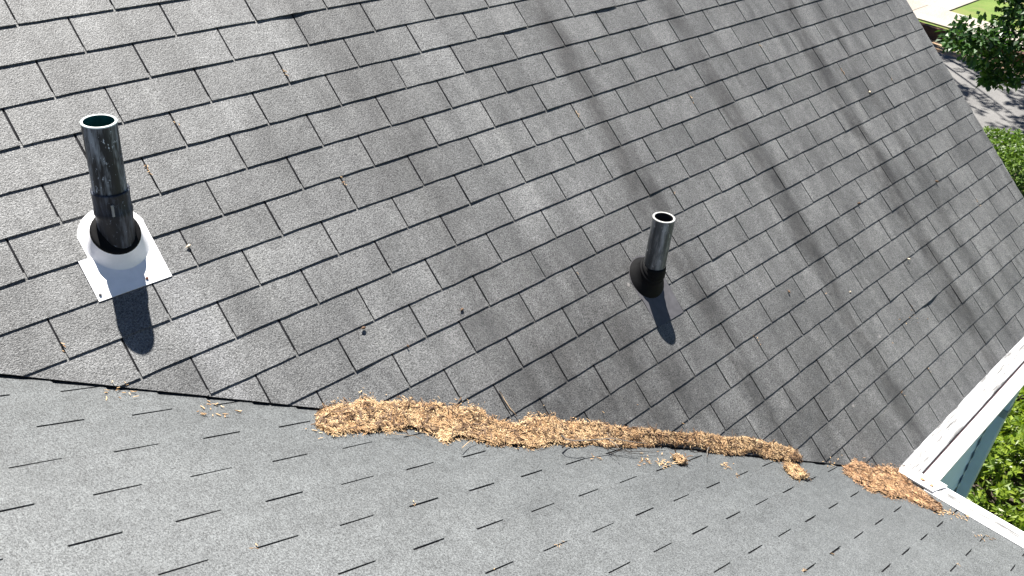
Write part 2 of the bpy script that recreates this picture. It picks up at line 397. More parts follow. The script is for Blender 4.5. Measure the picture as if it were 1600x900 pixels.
def tab_mesh(name, wd, ex, mat, seed, lift=None, nb=6, flat=False):
    """one shingle tab, butt at b=0, local (across, upslope, normal)"""
    r = random.Random(seed); NX, NB = nb, 3
    L = ex + TUCK; gap0, gap1 = (0.0024, 0.0031) if flat else (0.0030, 0.0035)
    th = r.uniform(0.0046, 0.0062)
    wob = [r.uniform(-0.0013, 0.0013) for _ in range(NX + 1)]
    j0, j1 = r.uniform(-0.0007, 0.0007), r.uniform(-0.0007, 0.0007)
    hgt = [r.uniform(-0.0005, 0.0007) for _ in range(NX + 1)]
    if flat: hgt = [0.0] * (NX + 1); wob = [w_ * 0.4 for w_ in wob]
    elif r.random() < 0.14:
        k = r.choice((0, NX)); hgt[k] += 0.0022; hgt[1 if k == 0 else NX - 1] += 0.001
    def lf(u):
        if not lift: return 0.0
        c, wdt, am = lift
        return am * math.exp(-((u - c) / wdt) ** 2)
    top = []; bot = []
    for j in range(NB + 1):
        t = j / NB; b = t * L
        for i in range(NX + 1):
            u = i / NX
            g0 = gap0 * (1 - t) + gap1 * t
            x = g0 + u * (wd - 2 * g0) + (j0 * (1 - u) + j1 * u) * (1 - t)
            k = (1 - t) ** 1.5
            n = hprof(b, ex) + (hgt[i] + lf(u)) * k
            bb = b + (wob[i] if j == 0 else 0)
            top.append((x, bb, n)); bot.append((x, bb, n - th * (1 - 0.5 * t) if lift else min(n - 0.001, -0.0076)))
    m = MB(); nn = len(top); m.v = top + bot
    def F(f): m.f.append(f); m.sm.append(False)
    I = lambda i, j: j * (NX + 1) + i
    for j in range(NB):
        for i in range(NX): F([I(i, j), I(i + 1, j), I(i + 1, j + 1), I(i, j + 1)])
    for i in range(NX): F([nn + I(i, 0), nn + I(i + 1, 0), I(i + 1, 0), I(i, 0)])
    for j in range(NB):
        F([nn + I(0, j + 1), nn + I(0, j), I(0, j), I(0, j + 1)])
        F([nn + I(NX, j), nn + I(NX, j + 1), I(NX, j + 1), I(NX, j)])
    if lift:
        for j in range(NB):
            for i in range(NX): F([nn + I(i, j + 1), nn + I(i + 1, j + 1), nn + I(i + 1, j), nn + I(i, j)])
    return m.mesh(name, mat)

VAR1 = [tab_mesh('shingle_tab', WT, EX, M_SH1, 100 + k, nb=5) for k in range(14)]
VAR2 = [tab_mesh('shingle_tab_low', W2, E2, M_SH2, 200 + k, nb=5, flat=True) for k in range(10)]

def vis_area(corners):
    q = [px(c) for c in corners]
    if any(c is None for c in q): return 0.0
    if max(c[0] for c in q) < 0 or min(c[0] for c in q) > 1600 or max(c[1] for c in q) < 0 or min(c[1] for c in q) > 900: return 0.0
    cl = q
    for a, b, c in ((1, 0, 0), (-1, 0, 1600), (0, 1, 0), (0, -1, 900)):
        cl = clip(cl, a, b, c)
        if len(cl) < 3: return 0.0
    return abs(area(cl))

# lifted tabs seen in the photograph (steep slope x, course, lift centre, width, height)
LIFTS = {(-2.30, 0): (0.75, 0.35, 0.0055), (-1.79, 1): (0.5, 0.22, 0.005), (-0.10, 3): (0.75, 0.3, 0.0055), (2.52, 8): (0.8, 0.4, 0.007),
         (0.90, 19): (0.62, 0.26, 0.009), (-0.97, 14): (1.0, 0.35, 0.007), (-0.72, 3): (0.7, 0.3, 0.004)}

def make_slope1():
    cand = []
    for c in range(23, -10, -1):
        sb = (EAVEC - c) * EX; half = 0.0 if c % 2 else 0.5
        for k in range(-14, 18):
            x0 = (k + half) * WT - XO; x1 = x0 + WT
            if x1 < XL or x0 > RAKE + 0.0: continue
            full = [(x0, sb), (x1, sb), (x1, sb + EX), (x0, sb + EX)]
            dv = [s_ - MV * x_ for x_, s_ in full + [(x0, sb + EX + TUCK), (x1, sb + EX + TUCK)]]
            if max(dv) <= 0.004: continue
            whole = min(dv) > 0.0 and x1 < RAKE
            holes = [h for h in HOLES if not (max(p[0] for p in h) < x0 or min(p[0] for p in h) > x1 or max(p[1] for p in h) < sb or min(p[1] for p in h) > sb + EX + TUCK)]
            vc = clip(clip(full, -MV, 1, 0), -1, 0, RAKE)
            va = vis_area([p1(*q) for q in vc]) if len(vc) > 2 else 0.0
            lift = None
            for (lx, lc), lv in LIFTS.items():
                if lc == c and x0 <= lx < x1: lift = lv
            cand.append((va, c, k, x0, x1, sb, whole, holes, lift))
    return cand
def poly_tab(m, polys, sb, ex, seed, fn, low=-0.0066, jit=0.0):
    for poly in polys:
        if area(poly) < 0: poly = poly[::-1]
        m.prism(poly, lambda a, b: low, lambda a, b: max(low + 0.0004, hprof(b - sb, ex) + jit), fn)

# deck of the steep slope (also the dark mat seen in the cut-outs)
dm = MB()
vpoly = clip(clip([(XL, -0.01), (RAKE, -0.01), (RAKE, SRIDGE), (XL, SRIDGE)], -MV, 1, 0.0), 1, 0, -XL)
dm.prism(vpoly, -0.030, -0.0066, p1)
slope1 = dm.build('roof_slope', M_MAT, house)
slope1['label'] = 'steep roof slope of streaked dark grey shingles with two vent pipes'
cand = make_slope1()
order = sorted(range(len(cand)), key=lambda i: -cand[i][0])
single = set(i for i in order[:300] if cand[i][0] > 0)
rest1 = MB()
for i, (va, c, k, x0, x1, sb, whole, holes, lift) in enumerate(cand):
    rr = random.Random(c * 1000 + k)
    if i in single:
        if whole and not holes:
            if lift: me = tab_mesh('shingle_lifted', WT, EX, M_SH1, c * 77 + k, lift, nb=10)
            else: me = VAR1[rr.randrange(len(VAR1))]
            o = link('shingle', me, slope1)
            T = Matrix.Translation(p1(x0 + rr.uniform(-0.0007, 0.0007), sb + rr.uniform(-0.0012, 0.0012), rr.uniform(-0.0004, 0.0004))) @ F1.to_4x4()
            o.matrix_local = T
            continue
        m = rest = MB()
    else:
        m = rest1
    g = 0.0028
    poly = [(x0 + g, sb), (x1 - g, sb), (x1 - g, sb + EX + TUCK), (x0 + g, sb + EX + TUCK)]
    poly = clip(clip(poly, -MV, 1, 0.0), -1, 0, RAKE + rr.uniform(-0.004, 0.006))
    if len(poly) < 3 or abs(area(poly)) < 2e-5: continue
    polys = [poly]
    for h in holes:
        nw = []
        for q in polys: nw += subtract(q, h)
        polys = nw
    jit = rr.uniform(-0.0003, 0.0008)
    groups = [polys]
    for h in holes:
        if h in (HL_A, HR_A):
            mid = 0.5 * (h[0][0] + h[1][0]); cx_ = lambda q: sum(p[0] for p in q) / len(q)
            groups = [[q for q in polys if cx_(q) < mid], [q for q in polys if cx_(q) >= mid]]
    for grp in groups:
        if not grp: continue
        if i in single: m = MB()
        poly_tab(m, grp, sb, EX, c * 31 + k, p1, jit=jit)
        if i in single: m.build('shingle', M_SH1, slope1)
o = rest1.build('shingles', M_SH1, slope1); tag(o, kind='stuff')

# deck and tabs of the low slope
LOW = -0.008                                # its tops lie this much lower, so the cut valley edge stands proud
YEND, S2END = -3.4, 5.9
# the valley on the low slope: y as a function of s
VY = (-MV * C1) * C2                        # x = -s*C2 ; y = s1*C1 = MV*x*C1
dm = MB(); ov = 0.04
lp = clip([(YEND, 0.0), (0.4 + VY * S2END, 0.0), (0.4 + VY * S2END, S2END), (YEND, S2END)], -1, VY, ov)
dm.prism(lp, -0.030 + LOW, -0.0078 + LOW, p2)
slope2 = dm.build('roof_slope', M_MAT, house)
slope2['label'] = 'lower roof slope of paler grey shingles with dark slots in front of the valley'
cand2 = []
for k in range(0, 47):
    sb = S02 + k * E2; half = 0.5 if k % 2 else 0.0
    for mI in range(-12, 12):
        y0 = Y02 + (mI + half) * W2; y1 = y0 + W2
        if y1 < YEND or min(y0, y1) > VY * (sb + E2) + ov: continue
        full = [(y0, sb), (y1, sb), (y1, sb + E2 + TUCK), (y0, sb + E2 + TUCK)]
        whole = max(y - (VY * s_ + ov) for y, s_ in full) < 0
        vc = clip([(y0, sb), (y1, sb), (y1, sb + E2), (y0, sb + E2)], -1, VY, 0.0)
        va = vis_area([p2(*q) for q in vc]) if len(vc) > 2 else 0.0
        cand2.append((va, k, mI, y0, y1, sb, whole))
order = sorted(range(len(cand2)), key=lambda i: -cand2[i][0])
single2 = set(i for i in order[:300] if cand2[i][0] > 0)
rest2 = MB()
for i, (va, k, mI, y0, y1, sb, whole) in enumerate(cand2):
    rr = random.Random(k * 1013 + mI + 7)
    if i in single2 and whole:
        o = link('shingle', VAR2[rr.randrange(len(VAR2))], slope2)
        o.matrix_local = Matrix.Translation(p2(y0 + rr.uniform(-0.0012, 0.0012), sb + rr.uniform(-0.0012, 0.0012), LOW)) @ F2.to_4x4()
        continue
    g = 0.0028
    poly = clip([(y0 + g, sb), (y1 - g, sb), (y1 - g, sb + E2 + TUCK), (y0 + g, sb + E2 + TUCK)], -1, VY, ov)
    if len(poly) < 3 or abs(area(poly)) < 2e-5: continue
    f2 = lambda a, b, n: p2(a, b, n + LOW)
    if i in single2:
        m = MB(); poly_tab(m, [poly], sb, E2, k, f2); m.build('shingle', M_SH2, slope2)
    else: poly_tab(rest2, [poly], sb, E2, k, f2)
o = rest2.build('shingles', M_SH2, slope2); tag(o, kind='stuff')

# back slope, gable ends and walls, so that the house is closed
YR, ZR = SRIDGE * C1, SRIDGE * S1
m = MB(); m.add([(XL, YR, ZR - 0.02), (RAKE, YR, ZR - 0.02), (RAKE, 2 * YR, -0.02), (XL, 2 * YR, -0.02)], [(0, 3, 2, 1)])
m.build('roof_slope', M_DECK, house)
wx = 2.47
def boards(name, verts_fn, length, z0, z1, wall):
    z = z0; k = 0
    while z < z1 - 0.02:
        t = min(z + 0.115, z1); m = MB(); verts_fn(m, z, t); m.build('siding_board', M_SIDING, wall); z = t; k += 1
m = MB(); m.box(0.03, wx, 0.02, 0.12, GZ, -0.055); wall = m.build('wall', M_SIDING, house)
wall['label'] = 'shaded pale lap siding wall below the white gutter'
def brd(m, z, t):
    m.add([(0.05, 0.018, t), (wx + 0.004, 0.018, t), (wx + 0.004, 0.004, z), (0.05, 0.004, z), (0.05, 0.02, z), (wx + 0.004, 0.02, z)], [(0, 3, 2, 1), (3, 4, 5, 2)])
boards('siding', brd, 0, GZ, -0.06, wall)
m = MB(); m.box(-0.12, -0.02, YEND, 0.0, GZ, -0.07); m.build('wall', M_SIDING, house)
m = MB(); m.add([(wx, 0.1, GZ), (wx, 2 * YR - 0.1, GZ), (wx, 2 * YR - 0.1, 0.03), (wx, YR, ZR - 0.06), (wx, 0.1, 0.03)], [(0, 1, 2, 3, 4)]); m.build('wall', M_SIDING, house)
m = MB(); m.box(RAKE - 0.055, RAKE - 0.03, -0.004, SRIDGE, -0.17, -0.032, p1); m.build('rake_board', M_WHITE, house)
m = MB(); m.box(RAKE - 0.06, RAKE + 0.012, -0.006, SRIDGE, -0.012, -0.0066, p1); m.box(RAKE + 0.006, RAKE + 0.012, -0.006, SRIDGE, -0.045, -0.012, p1)
m.build('drip_edge', M_DRIP, house)

# gutter below the steep slope (runs along x)
def extrude_x(prof, x0, x1, closed=False):
    m = MB(); n = len(prof)
    m.v = [(x0(y, z) if callable(x0) else x0, y, z) for y, z in prof] + [(x1, y, z) for y, z in prof]
    for i in range(n - 1 + (1 if closed else 0)):
        j = (i + 1) % n; m.f.append([i, j, n + j, n + i]); m.sm.append(False)
    if closed: m.f.append(list(range(n))); m.sm.append(False); m.f.append([n + i for i in range(n - 1, -1, -1)]); m.sm.append(False)
    return m
prof = [(-0.012, -0.030), (-0.012, -0.150), (-0.105, -0.150), (-0.120, -0.120), (-0.128, -0.085), (-0.150, -0.060), (-0.170, -0.050), (-0.172, -0.022), (-0.166, -0.016),
        (-0.104, -0.016), (-0.104, -0.020), (-0.163, -0.020), (-0.168, -0.026), (-0.166, -0.047), (-0.147, -0.056), (-0.124, -0.082), (-0.115, -0.119), (-0.102, -0.145), (-0.017, -0.145), (-0.017, -0.030)]
g1 = extrude_x(prof, 0.075, 2.64, True).build('gutter', M_WHITE, house)
g1['label'] = 'white gutter along the eave of the steep slope'
gp = [(0.012, 0.000), (-0.012, -0.0085), (-0.030, -0.0095), (-0.030, -0.0075), (-0.040, -0.0075), (-0.040, -0.0105), (-0.088, -0.0125), (-0.092, -0.018), (-0.092, -0.021), (-0.086, -0.0150), (-0.040, -0.013), (-0.012, -0.011), (0.012, -0.003)]
gg = extrude_x(gp, 0.045, 2.63, True).build('gutter_guard', M_GUARD, g1)
m = MB(); m.box(0.10, 2.63, -0.1035, -0.0925, -0.034, -0.029); m.build('seam', M_SEAM, g1)
# gutter below the low slope (runs along -y), its guard rides over the corner
def strip_y(prof, y0, y1):
    m = MB(); n = len(prof); m.v = [(x, y0, z) for x, z in prof] + [(x, y1, z) for x, z in prof]
    for i in range(n): j = (i + 1) % n; m.f.append([i, j, n + j, n + i]); m.sm.append(False)
    m.f.append(list(range(n))); m.sm.append(False); m.f.append([n + i for i in range(n - 1, -1, -1)]); m.sm.append(False)
    return m
prof2 = [(0.010, -0.035), (0.010, -0.14), (0.080, -0.14), (0.095, -0.09), (0.104, -0.060), (0.106, -0.022), (0.102, -0.014), (0.078, -0.014), (0.078, -0.018), (0.098, -0.018), (0.100, -0.06), (0.090, -0.09), (0.077, -0.135), (0.015, -0.135), (0.015, -0.035)]
g2 = strip_y(prof2, -0.012, YEND).build('gutter', M_WHITE, house)
g2['label'] = 'short white gutter along the eave of the lower slope'
gp2 = [(-0.012, -0.0015), (0.004, 0.002), (0.030, -0.001), (0.080, -0.010), (0.080, -0.0125), (0.030, -0.004), (0.004, -0.002), (-0.012, -0.006)]
strip_y(gp2, -0.15, YEND).build('gutter_guard', M_GUARD2, g2)
m = MB(); m.prism([(-0.008, -0.022), (-0.008, -0.185), (0.098, -0.215), (0.100, -0.170), (0.060, -0.045), (0.03, -0.012)][::-1], lambda a, b: 0.004 - 0.12 * max(a, 0), lambda a, b: 0.013 - 0.12 * max(a, 0), lambda a, b, n: Vector((a, b, n)))
m.build('corner_cap', M_WHITE, g2)
# downspout at the house corner
m = MB(); m.box(1.99, 2.075, -0.068, -0.004, GZ + 0.05, -0.15)
ds = m.build('downspout', M_SPOUT, house); ds['label'] = 'grey blue downspout on the siding under the gutter corner'
m = MB(); m.box(1.985, 2.080, -0.072, 0.002, -0.76, -0.70); m.build('strap', M_STRAP, ds)

# ------------------------------------------------------------------ vent pipes
UX, UY, UZ = Vector((1, 0, 0)), Vector((0, 1, 0)), Vector((0, 0, 1))
USL, UN = Vector((0, C1, S1)), Vector((0, -S1, C1))
def pipe_tube(m, cx, cy, z0, z1, ro, seg=40):
    m.lathe([(Vector((cx, cy, z0)), UX, UY, ro), (Vector((cx, cy, z1 - 0.002)), UX, UY, ro)], seg)
vl = empty('vent_pipe', p1(-2.721, 2.152)); tag(vl, 'taller black vent pipe with paint chips rising from a white metal flashing', 'vent pipe', 'plumbing vent pipes on the roof')
vr = empty('vent_pipe', p1(-0.806, 1.311)); tag(vr, 'shorter scuffed dark grey vent pipe in a black rubber boot', 'vent pipe', 'plumbing vent pipes on the roof')
def part(m, name, mat, root):
    o = m.build(name, mat); o.parent = root; o.matrix_parent_inverse = Matrix.Translation(root.location).inverted(); return o
def rim_and_inside(root, cx, cy, zt, ro, ri, rim, inside, depth):
    m = MB(); T = Vector((cx, cy, zt))
    m.lathe([(T - UZ * 0.004, UX, UY, ro + 0.0004), (T - UZ * 0.001, UX, UY, ro + 0.0002), (T, UX, UY, ro - 0.001), (T, UX, UY, ri + 0.001), (T - UZ * 0.002, UX, UY, ri)], 40)
    part(m, 'rim', rim, root)
    m = MB(); m.lathe([(T - UZ * 0.001, UX, UY, ri + 0.0002), (T - UZ * depth, UX, UY, ri)], 40); m.f.append([40 + i for i in range(40)]); m.sm.append(False)
    part(m, 'pipe_inside', inside, root)
# left one
cx, cy, zt = -2.721, 1.630, 1.813
m = MB(); pipe_tube(m, cx, cy, 1.40, zt, 0.0465); part(m, 'pipe', M_PIPE_L, vl)
rim_and_inside(vl, cx, cy, zt, 0.0470, 0.0405, M_RIM, M_TEAL, 0.35)
m = MB(); c0 = Vector((cx, cy, 0))
m.lathe([(c0 + UZ * z, UX, UY, r) for z, r in ((1.425, 0.0485), (1.528, 0.0515), (1.533, 0.0535), (1.545, 0.0535), (1.548, 0.0512), (1.598, 0.0515), (1.602, 0.0525), (1.607, 0.0520), (1.608, 0.0462))], 40)
part(m, 'coupling', M_COUP, vl)
m = MB(); m.box(-0.052, 0.0, -0.0035, 0.0035, 0, 0.036, lambda x, y, z: Vector((cx - 0.022 + y * 0.9, cy - 0.0475 + x * 0.08, 1.545 + z))); part(m, 'clamp_tab', M_RIM2, vl)
# flashing sheet in the cut-out of the shingles: lower tongue and upper round
outl = [(-2.843, SB_L - 0.006), (-2.618, SB_L - 0.006), (-2.6185, 2.21)] + HL_B[2:] + [(-2.814, SM_L + 0.002), (-2.8435, SM_L + 0.004)]
m = MB(); m.prism(outl, -0.0049, -0.0008, p1); fl = part(m, 'flashing', M_FLASH, vl)
def ringp(x, s, n, r): return (p1(x, s, n), UX, USL, r)
m = MB(); m.lathe([ringp(-2.716, 2.181, -0.001, 0.094), ringp(-2.717, 2.182, 0.004, 0.089), ringp(-2.721, 2.186, 0.022, 0.078), ringp(-2.724, 2.190, 0.040, 0.0715), ringp(-2.725, 2.191, 0.046, 0.069)], 44)
part(m, 'cone', M_FLASH, vl)
m = MB(); m.lathe([ringp(-2.725, 2.191, 0.040, 0.0705), ringp(-2.725, 2.191, 0.049, 0.0700), ringp(-2.725, 2.1915, 0.052, 0.0665), ringp(-2.7235, 2.194, 0.053, 0.060), ringp(-2.722, 2.197, 0.056, 0.0535), ringp(-2.7215, 2.200, 0.062, 0.0495)], 44)
part(m, 'rubber_collar', M_RUBBER, vl)
for (a, b) in ((-2.690, SB_L + 0.012), (-2.832, SB_L + 0.012)):
    m = MB(); m.lathe([ringp(a, b, 0.001, 0.0045), ringp(a, b, 0.0032, 0.0040), ringp(a, b, 0.0040, 0.0022)], 12, close_top=True); part(m, 'nail_head', M_RUST if a > -2.8 else M_DPLATE, vl)
# right one
cx, cy, zt = -0.816, 0.989, 1.170
m = MB(); pipe_tube(m, cx, cy, 0.925, zt, 0.0455); part(m, 'pipe', M_PIPE_R, vr)
rim_and_inside(vr, cx, cy, zt, 0.0458, 0.0375, M_RIM2, M_INNER, 0.28)
outl = [(-0.903, SB_R - 0.006), (-0.7235, SB_R - 0.006), (-0.7235, 1.34)] + HR_B[2:] + [(-0.9115, SM_R + 0.002), (-0.905, SM_R + 0.001)]
m = MB(); m.prism(outl, -0.0049, -0.0008, p1); part(m, 'flashing', M_DPLATE, vr)
m = MB(); m.lathe([ringp(-0.818, 1.335, -0.001, 0.092), ringp(-0.818, 1.336, 0.006, 0.088), ringp(-0.817, 1.342, 0.020, 0.074), ringp(-0.817, 1.347, 0.034, 0.066), ringp(-0.817, 1.350, 0.044, 0.0625)], 44)
part(m, 'boot_cone', M_RUBBER, vr)
m = MB(); m.lathe([ringp(-0.817, 1.350, 0.041, 0.0640), ringp(-0.817, 1.351, 0.046, 0.0650), ringp(-0.817, 1.352, 0.049, 0.0625), ringp(-0.817, 1.353, 0.052, 0.0560), ringp(-0.8165, 1.355, 0.055, 0.0585), ringp(-0.8165, 1.357, 0.059, 0.0560), ringp(-0.816, 1.358, 0.063, 0.050)], 44)
part(m, 'boot_ring', M_RUBBER, vr)
m = MB(); m.lathe([(Vector((cx, cy, z)), UX, UY, r) for z, r in ((0.90, 0.052), (0.935, 0.0510), (0.945, 0.0485), (0.946, 0.045))], 40); part(m, 'boot_neck', M_RUBBER, vr)

# ------------------------------------------------------------------ litter in the valley
def on1(pxy, n=0.0):
    d = MC @ Vector(((pxy[0] - 800) / 1454.06, (pxy[1] - 450) / 1454.06, 1)); N = Vector((0, -S1, C1)); t = (n - CAM.dot(N)) / d.dot(N); return CAM + d * t
def on2(pxy, n=0.0):
    d = MC @ Vector(((pxy[0] - 800) / 1454.06, (pxy[1] - 450) / 1454.06, 1)); N = Vector((S2, 0, C2)); t = (n - CAM.dot(N)) / d.dot(N); return CAM + d * t
def lerp_list(L, t):
    x = t * (len(L) - 1); i = min(int(x), len(L) - 2); return L[i].lerp(L[i + 1], x - i)
from mathutils import noise as mnoise
def roofz(x, y): return max(y * S1 / C1, -x * S2 / C2 + LOW / C2)
def crumb(m, p, r, ln, th, nrm):
    """one short curled catkin scrap: a bent three-sided strip"""
    a = r.uniform(0, 2 * math.pi); t = Vector((math.cos(a), math.sin(a), r.uniform(-0.35, 0.5))); t = (t - nrm * t.dot(nrm) * 0.6).normalized()
    b = nrm.cross(t).normalized(); up = t.cross(b); cur = r.uniform(-1.4, 1.4); n = 3; base = len(m.v); q = p.copy()
    for k in range(n + 1):
        f = k / n; th_ = th * (1.0 - 0.5 * abs(2 * f - 1))
        for ang in (0.4, 2.5, 4.6): m.v.append(tuple(q + b * (math.cos(ang) * th_) + up * (math.sin(ang) * th_)))
        ca = cur / n; t2 = t * math.cos(ca) + b * math.sin(ca); b = b * math.cos(ca) - t * math.sin(ca); t = t2; q = q + t * (ln / n) + up * (0.15 * ln / n * r.uniform(-1, 1))
    for k in range(n):
        for i in range(3):
            j = (i + 1) % 3; m.f.append([base + k * 3 + i, base + k * 3 + j, base + k * 3 + 3 + j, base + k * 3 + 3 + i]); m.sm.append(False)
    m.f.append([base, base + 2, base + 1]); m.sm.append(False); m.f.append([base + n * 3, base + n * 3 + 1, base + n * 3 + 2]); m.sm.append(False)
def drift(name, label, upper, lower, nu, nv, bulge, count, mat, seed, size=(0.004, 0.011), cat='plant litter', rough=0.008, rag=0.16):
    r = random.Random(seed); m = MB(); P = []
    for i in range(nu + 1):
        t = i / nu; a = lerp_list(lower, t); b = lerp_list(upper, t); row = []
        endf = min(1.0, 10 * t, 10 * (1 - t))
        # ragged borders: the mat swells and thins along its length
        lo_ = rag * (0.30 + mnoise.noise(a * 13 + Vector((seed, 3, 0))) + 0.8 * mnoise.noise(a * 37))
        hi_ = rag * 0.7 * (0.30 + mnoise.noise(b * 13 + Vector((seed, 9, 0))) + 0.8 * mnoise.noise(b * 37))
        for j in range(nv + 1):
            v = lo_ + (1 - lo_ - hi_) * j / nv; q = a.lerp(b, v); e_ = min(1.0, 5 * (j / nv), 5 * (1 - j / nv)); pr = e_ * (2 - e_)
            nz = 1.0 * mnoise.noise(q * 11 + Vector((seed, 0, 0))) + 0.9 * mnoise.noise(q * 34) + 0.6 * mnoise.noise(q * 85)
            zr = roofz(q.x, q.y); z = zr + (q.z - zr) * 0.75 + (bulge * endf + rough * nz) * pr
            z = max(z, zr + (0.003 if 0 < j < nv else -0.004)); row.append(Vector((q.x, q.y, z)))
        P.append(row)
    for row in P: m.v += [tuple(q) for q in row]
    for i in range(nu):
        for j in range(nv):
            m.f.append([i * (nv + 1) + j, (i + 1) * (nv + 1) + j, (i + 1) * (nv + 1) + j + 1, i * (nv + 1) + j + 1]); m.sm.append(False)
    me = m.mesh(name, M_LITBASE); root = link(name, me); tag(root, label, cat)
    k = MB(); dk = MB()
    for q_ in range(count):
        u = r.random() * nu; v = r.uniform(-0.01, 1.01) * nv
        if r.random() < 0.10: v = (r.choice((0.0, 1.0)) + r.gauss(0, 0.07)) * nv           # stragglers along the borders
        i = min(int(u), nu - 1); j = max(0, min(int(v), nv - 1)); fu, fv = u - i, v - j
        p = P[i][j].lerp(P[i + 1][j], fu).lerp(P[i][j + 1].lerp(P[i + 1][j + 1], fu), fv)
        # thinner patches show the packed litter below
        if mnoise.noise(p * 30 + Vector((5, seed, 0))) > 0.30 and r.random() < 0.75: continue
        nr = (P[i + 1][j] - P[i][j]).cross(P[i][j + 1] - P[i][j]); nr = nr.normalized() if nr.length > 1e-9 else UZ
        if nr.z < 0: nr = -nr
        p = p + nr * (r.random() ** 2 * 0.0055)
        if not 0 < v < nv: p.z = roofz(p.x, p.y) + 0.003
        p.z = max(p.z, roofz(p.x, p.y) + 0.002)
        if r.random() < 0.035: crumb(dk, p + nr * 0.003, r, r.uniform(0.012, 0.035), r.choice((0.0012, 0.002, 0.003)), nr)
        else: crumb(k, p, r, r.uniform(*size) * (1.8 if r.random() < 0.06 else 1.0), r.choice((0.0006, 0.0008, 0.0010, 0.0013, 0.0018)), nr)
    tag(k.build('catkin_litter', mat, root), kind='stuff')
    tag(dk.build('dark_chaff', M_SEED, root), kind='stuff')
    return root
UP = [(497, 648), (512, 634), (545, 629), (580, 624), (630, 625), (680, 629), (715, 637), (750, 641), (785, 657), (812, 661), (835, 651), (872, 654), (905, 659), (935, 660), (960, 668), (985, 669), (1015, 669), (1060, 679), (1090, 675), (1125, 682), (1165, 683), (1200, 692), (1235, 699), (1248, 712)]
LO = [(495, 664), (515, 672), (545, 672), (585, 674), (620, 668), (660, 671), (700, 688), (725, 686), (760, 691), (795, 696), (835, 698), (868, 693), (905, 694), (940, 692), (965, 697), (1000, 695), (1030, 694), (1075, 698), (1110, 704), (1140, 709), (1175, 708), (1205, 716), (1232, 720), (1249, 717)]
drift('litter_drift', 'long tan drift of fallen catkins lying along the roof valley', [on1(p, 0.004) for p in UP], [on2(p, 0.0) for p in LO], 240, 14, 0.002, 48000, M_LIT, 3)
UP2 = [(1319, 731), (1335, 721), (1348, 718), (1362, 731), (1382, 726), (1398, 728), (1411, 733), (1413, 742), (1428, 757), (1440, 766), (1456, 779), (1471, 789)]
LO2 = [(1320, 737), (1335, 750), (1345, 757), (1358, 765), (1378, 771), (1393, 775), (1410, 777), (1425, 782), (1440, 787), (1452, 792), (1462, 796), (1470, 796)]
up2 = [on1(p, 0.004) if p[0] < 1400 else on2(p, 0.004) for p in UP2]
drift('litter_drift', 'reddish brown litter drift wedged against the gutter corner', up2, [on2(p, 0.0) for p in LO2], 70, 12, 0.004, 12000, M_LITB, 5)
def clump(label, c, w_, h_, count, seed, mat=M_LIT):
    n = 10; a = [on2((c[0] - w_ + 2 * w_ * i / n, c[1] + (w_ * 0.45) * (2 * i / n - 1) - h_ * math.sin(math.pi * i / n)), 0.0) for i in range(n + 1)]
    b = [on2((c[0] - w_ + 2 * w_ * i / n, c[1] + (w_ * 0.45) * (2 * i / n - 1) + h_ * math.sin(math.pi * i / n)), 0.0) for i in range(n + 1)]
    return drift('litter_clump', label, a, b, 16, 8, 0.014, count, mat, seed, rag=0.05)
clump('fist sized tan litter clump just below the end of the long drift', (1243, 737), 19, 10, 800, 21)
clump('tiny tan litter clump on the lower slope below the twigs', (1062, 718), 11, 6, 220, 22)
# loose scraps on the lower slope
scr = MB(); r = random.Random(8)
for cx_, cy_, n_, sp in ((1040, 722, 30, 7), (1010, 717, 14, 8), (1138, 727, 14, 5), (932, 713, 6, 3), (1300, 725, 10, 8), (1478, 799, 40, 8), (520, 668, 30, 14), (190, 608, 14, 14), (330, 640, 16, 22), (1365, 640, 10, 14), (1030, 690, 8, 40), (1500, 806, 14, 10), (1540, 836, 10, 6)):
    for _ in range(n_):
        q = on2((r.gauss(cx_, sp), r.gauss(cy_, sp * 0.4)), 0.0); q.z = roofz(q.x, q.y) + 0.003
        crumb(scr, q, r, r.uniform(0.008, 0.02), r.uniform(0.0012, 0.0026), Vector((S2, 0, C2)))
for _ in range(44):
    c_ = r.randrange(3, 23); x_ = (r.randrange(-4, 16) + (0.0 if c_ % 2 else 0.5)) * WT - XO; s_ = (EAVEC - c_) * EX + r.uniform(0.0, EX)
    if s_ < MV * x_ + 0.03 or x_ > RAKE: continue
    for k_ in range(r.randrange(1, 6)): crumb(scr, p1(x_ + r.gauss(0, 0.003), s_ + r.gauss(0, 0.014), 0.0005), r, r.uniform(0.006, 0.014), r.uniform(0.0009, 0.0018), UN)
for _ in range(60):
    k_ = r.randrange(1, 30); y_ = Y02 + (r.randrange(-6, 6) + (0.5 if k_ % 2 else 0.0)) * W2; s_ = S02 + k_ * E2 + r.uniform(0.0, E2)
    if y_ > VY * s_ - 0.03: continue
    for _q in range(r.randrange(1, 6)): crumb(scr, p2(y_ + r.gauss(0, 0.003), s_ + r.gauss(0, 0.014), LOW + 0.0005), r, r.uniform(0.006, 0.014), r.uniform(0.0009, 0.0018), Vector((S2, 0, C2)))
tag(scr.build('loose_litter', M_LIT), 'scattered tan scraps of litter near the drift and in the shingle slots', 'plant litter', kind='stuff')
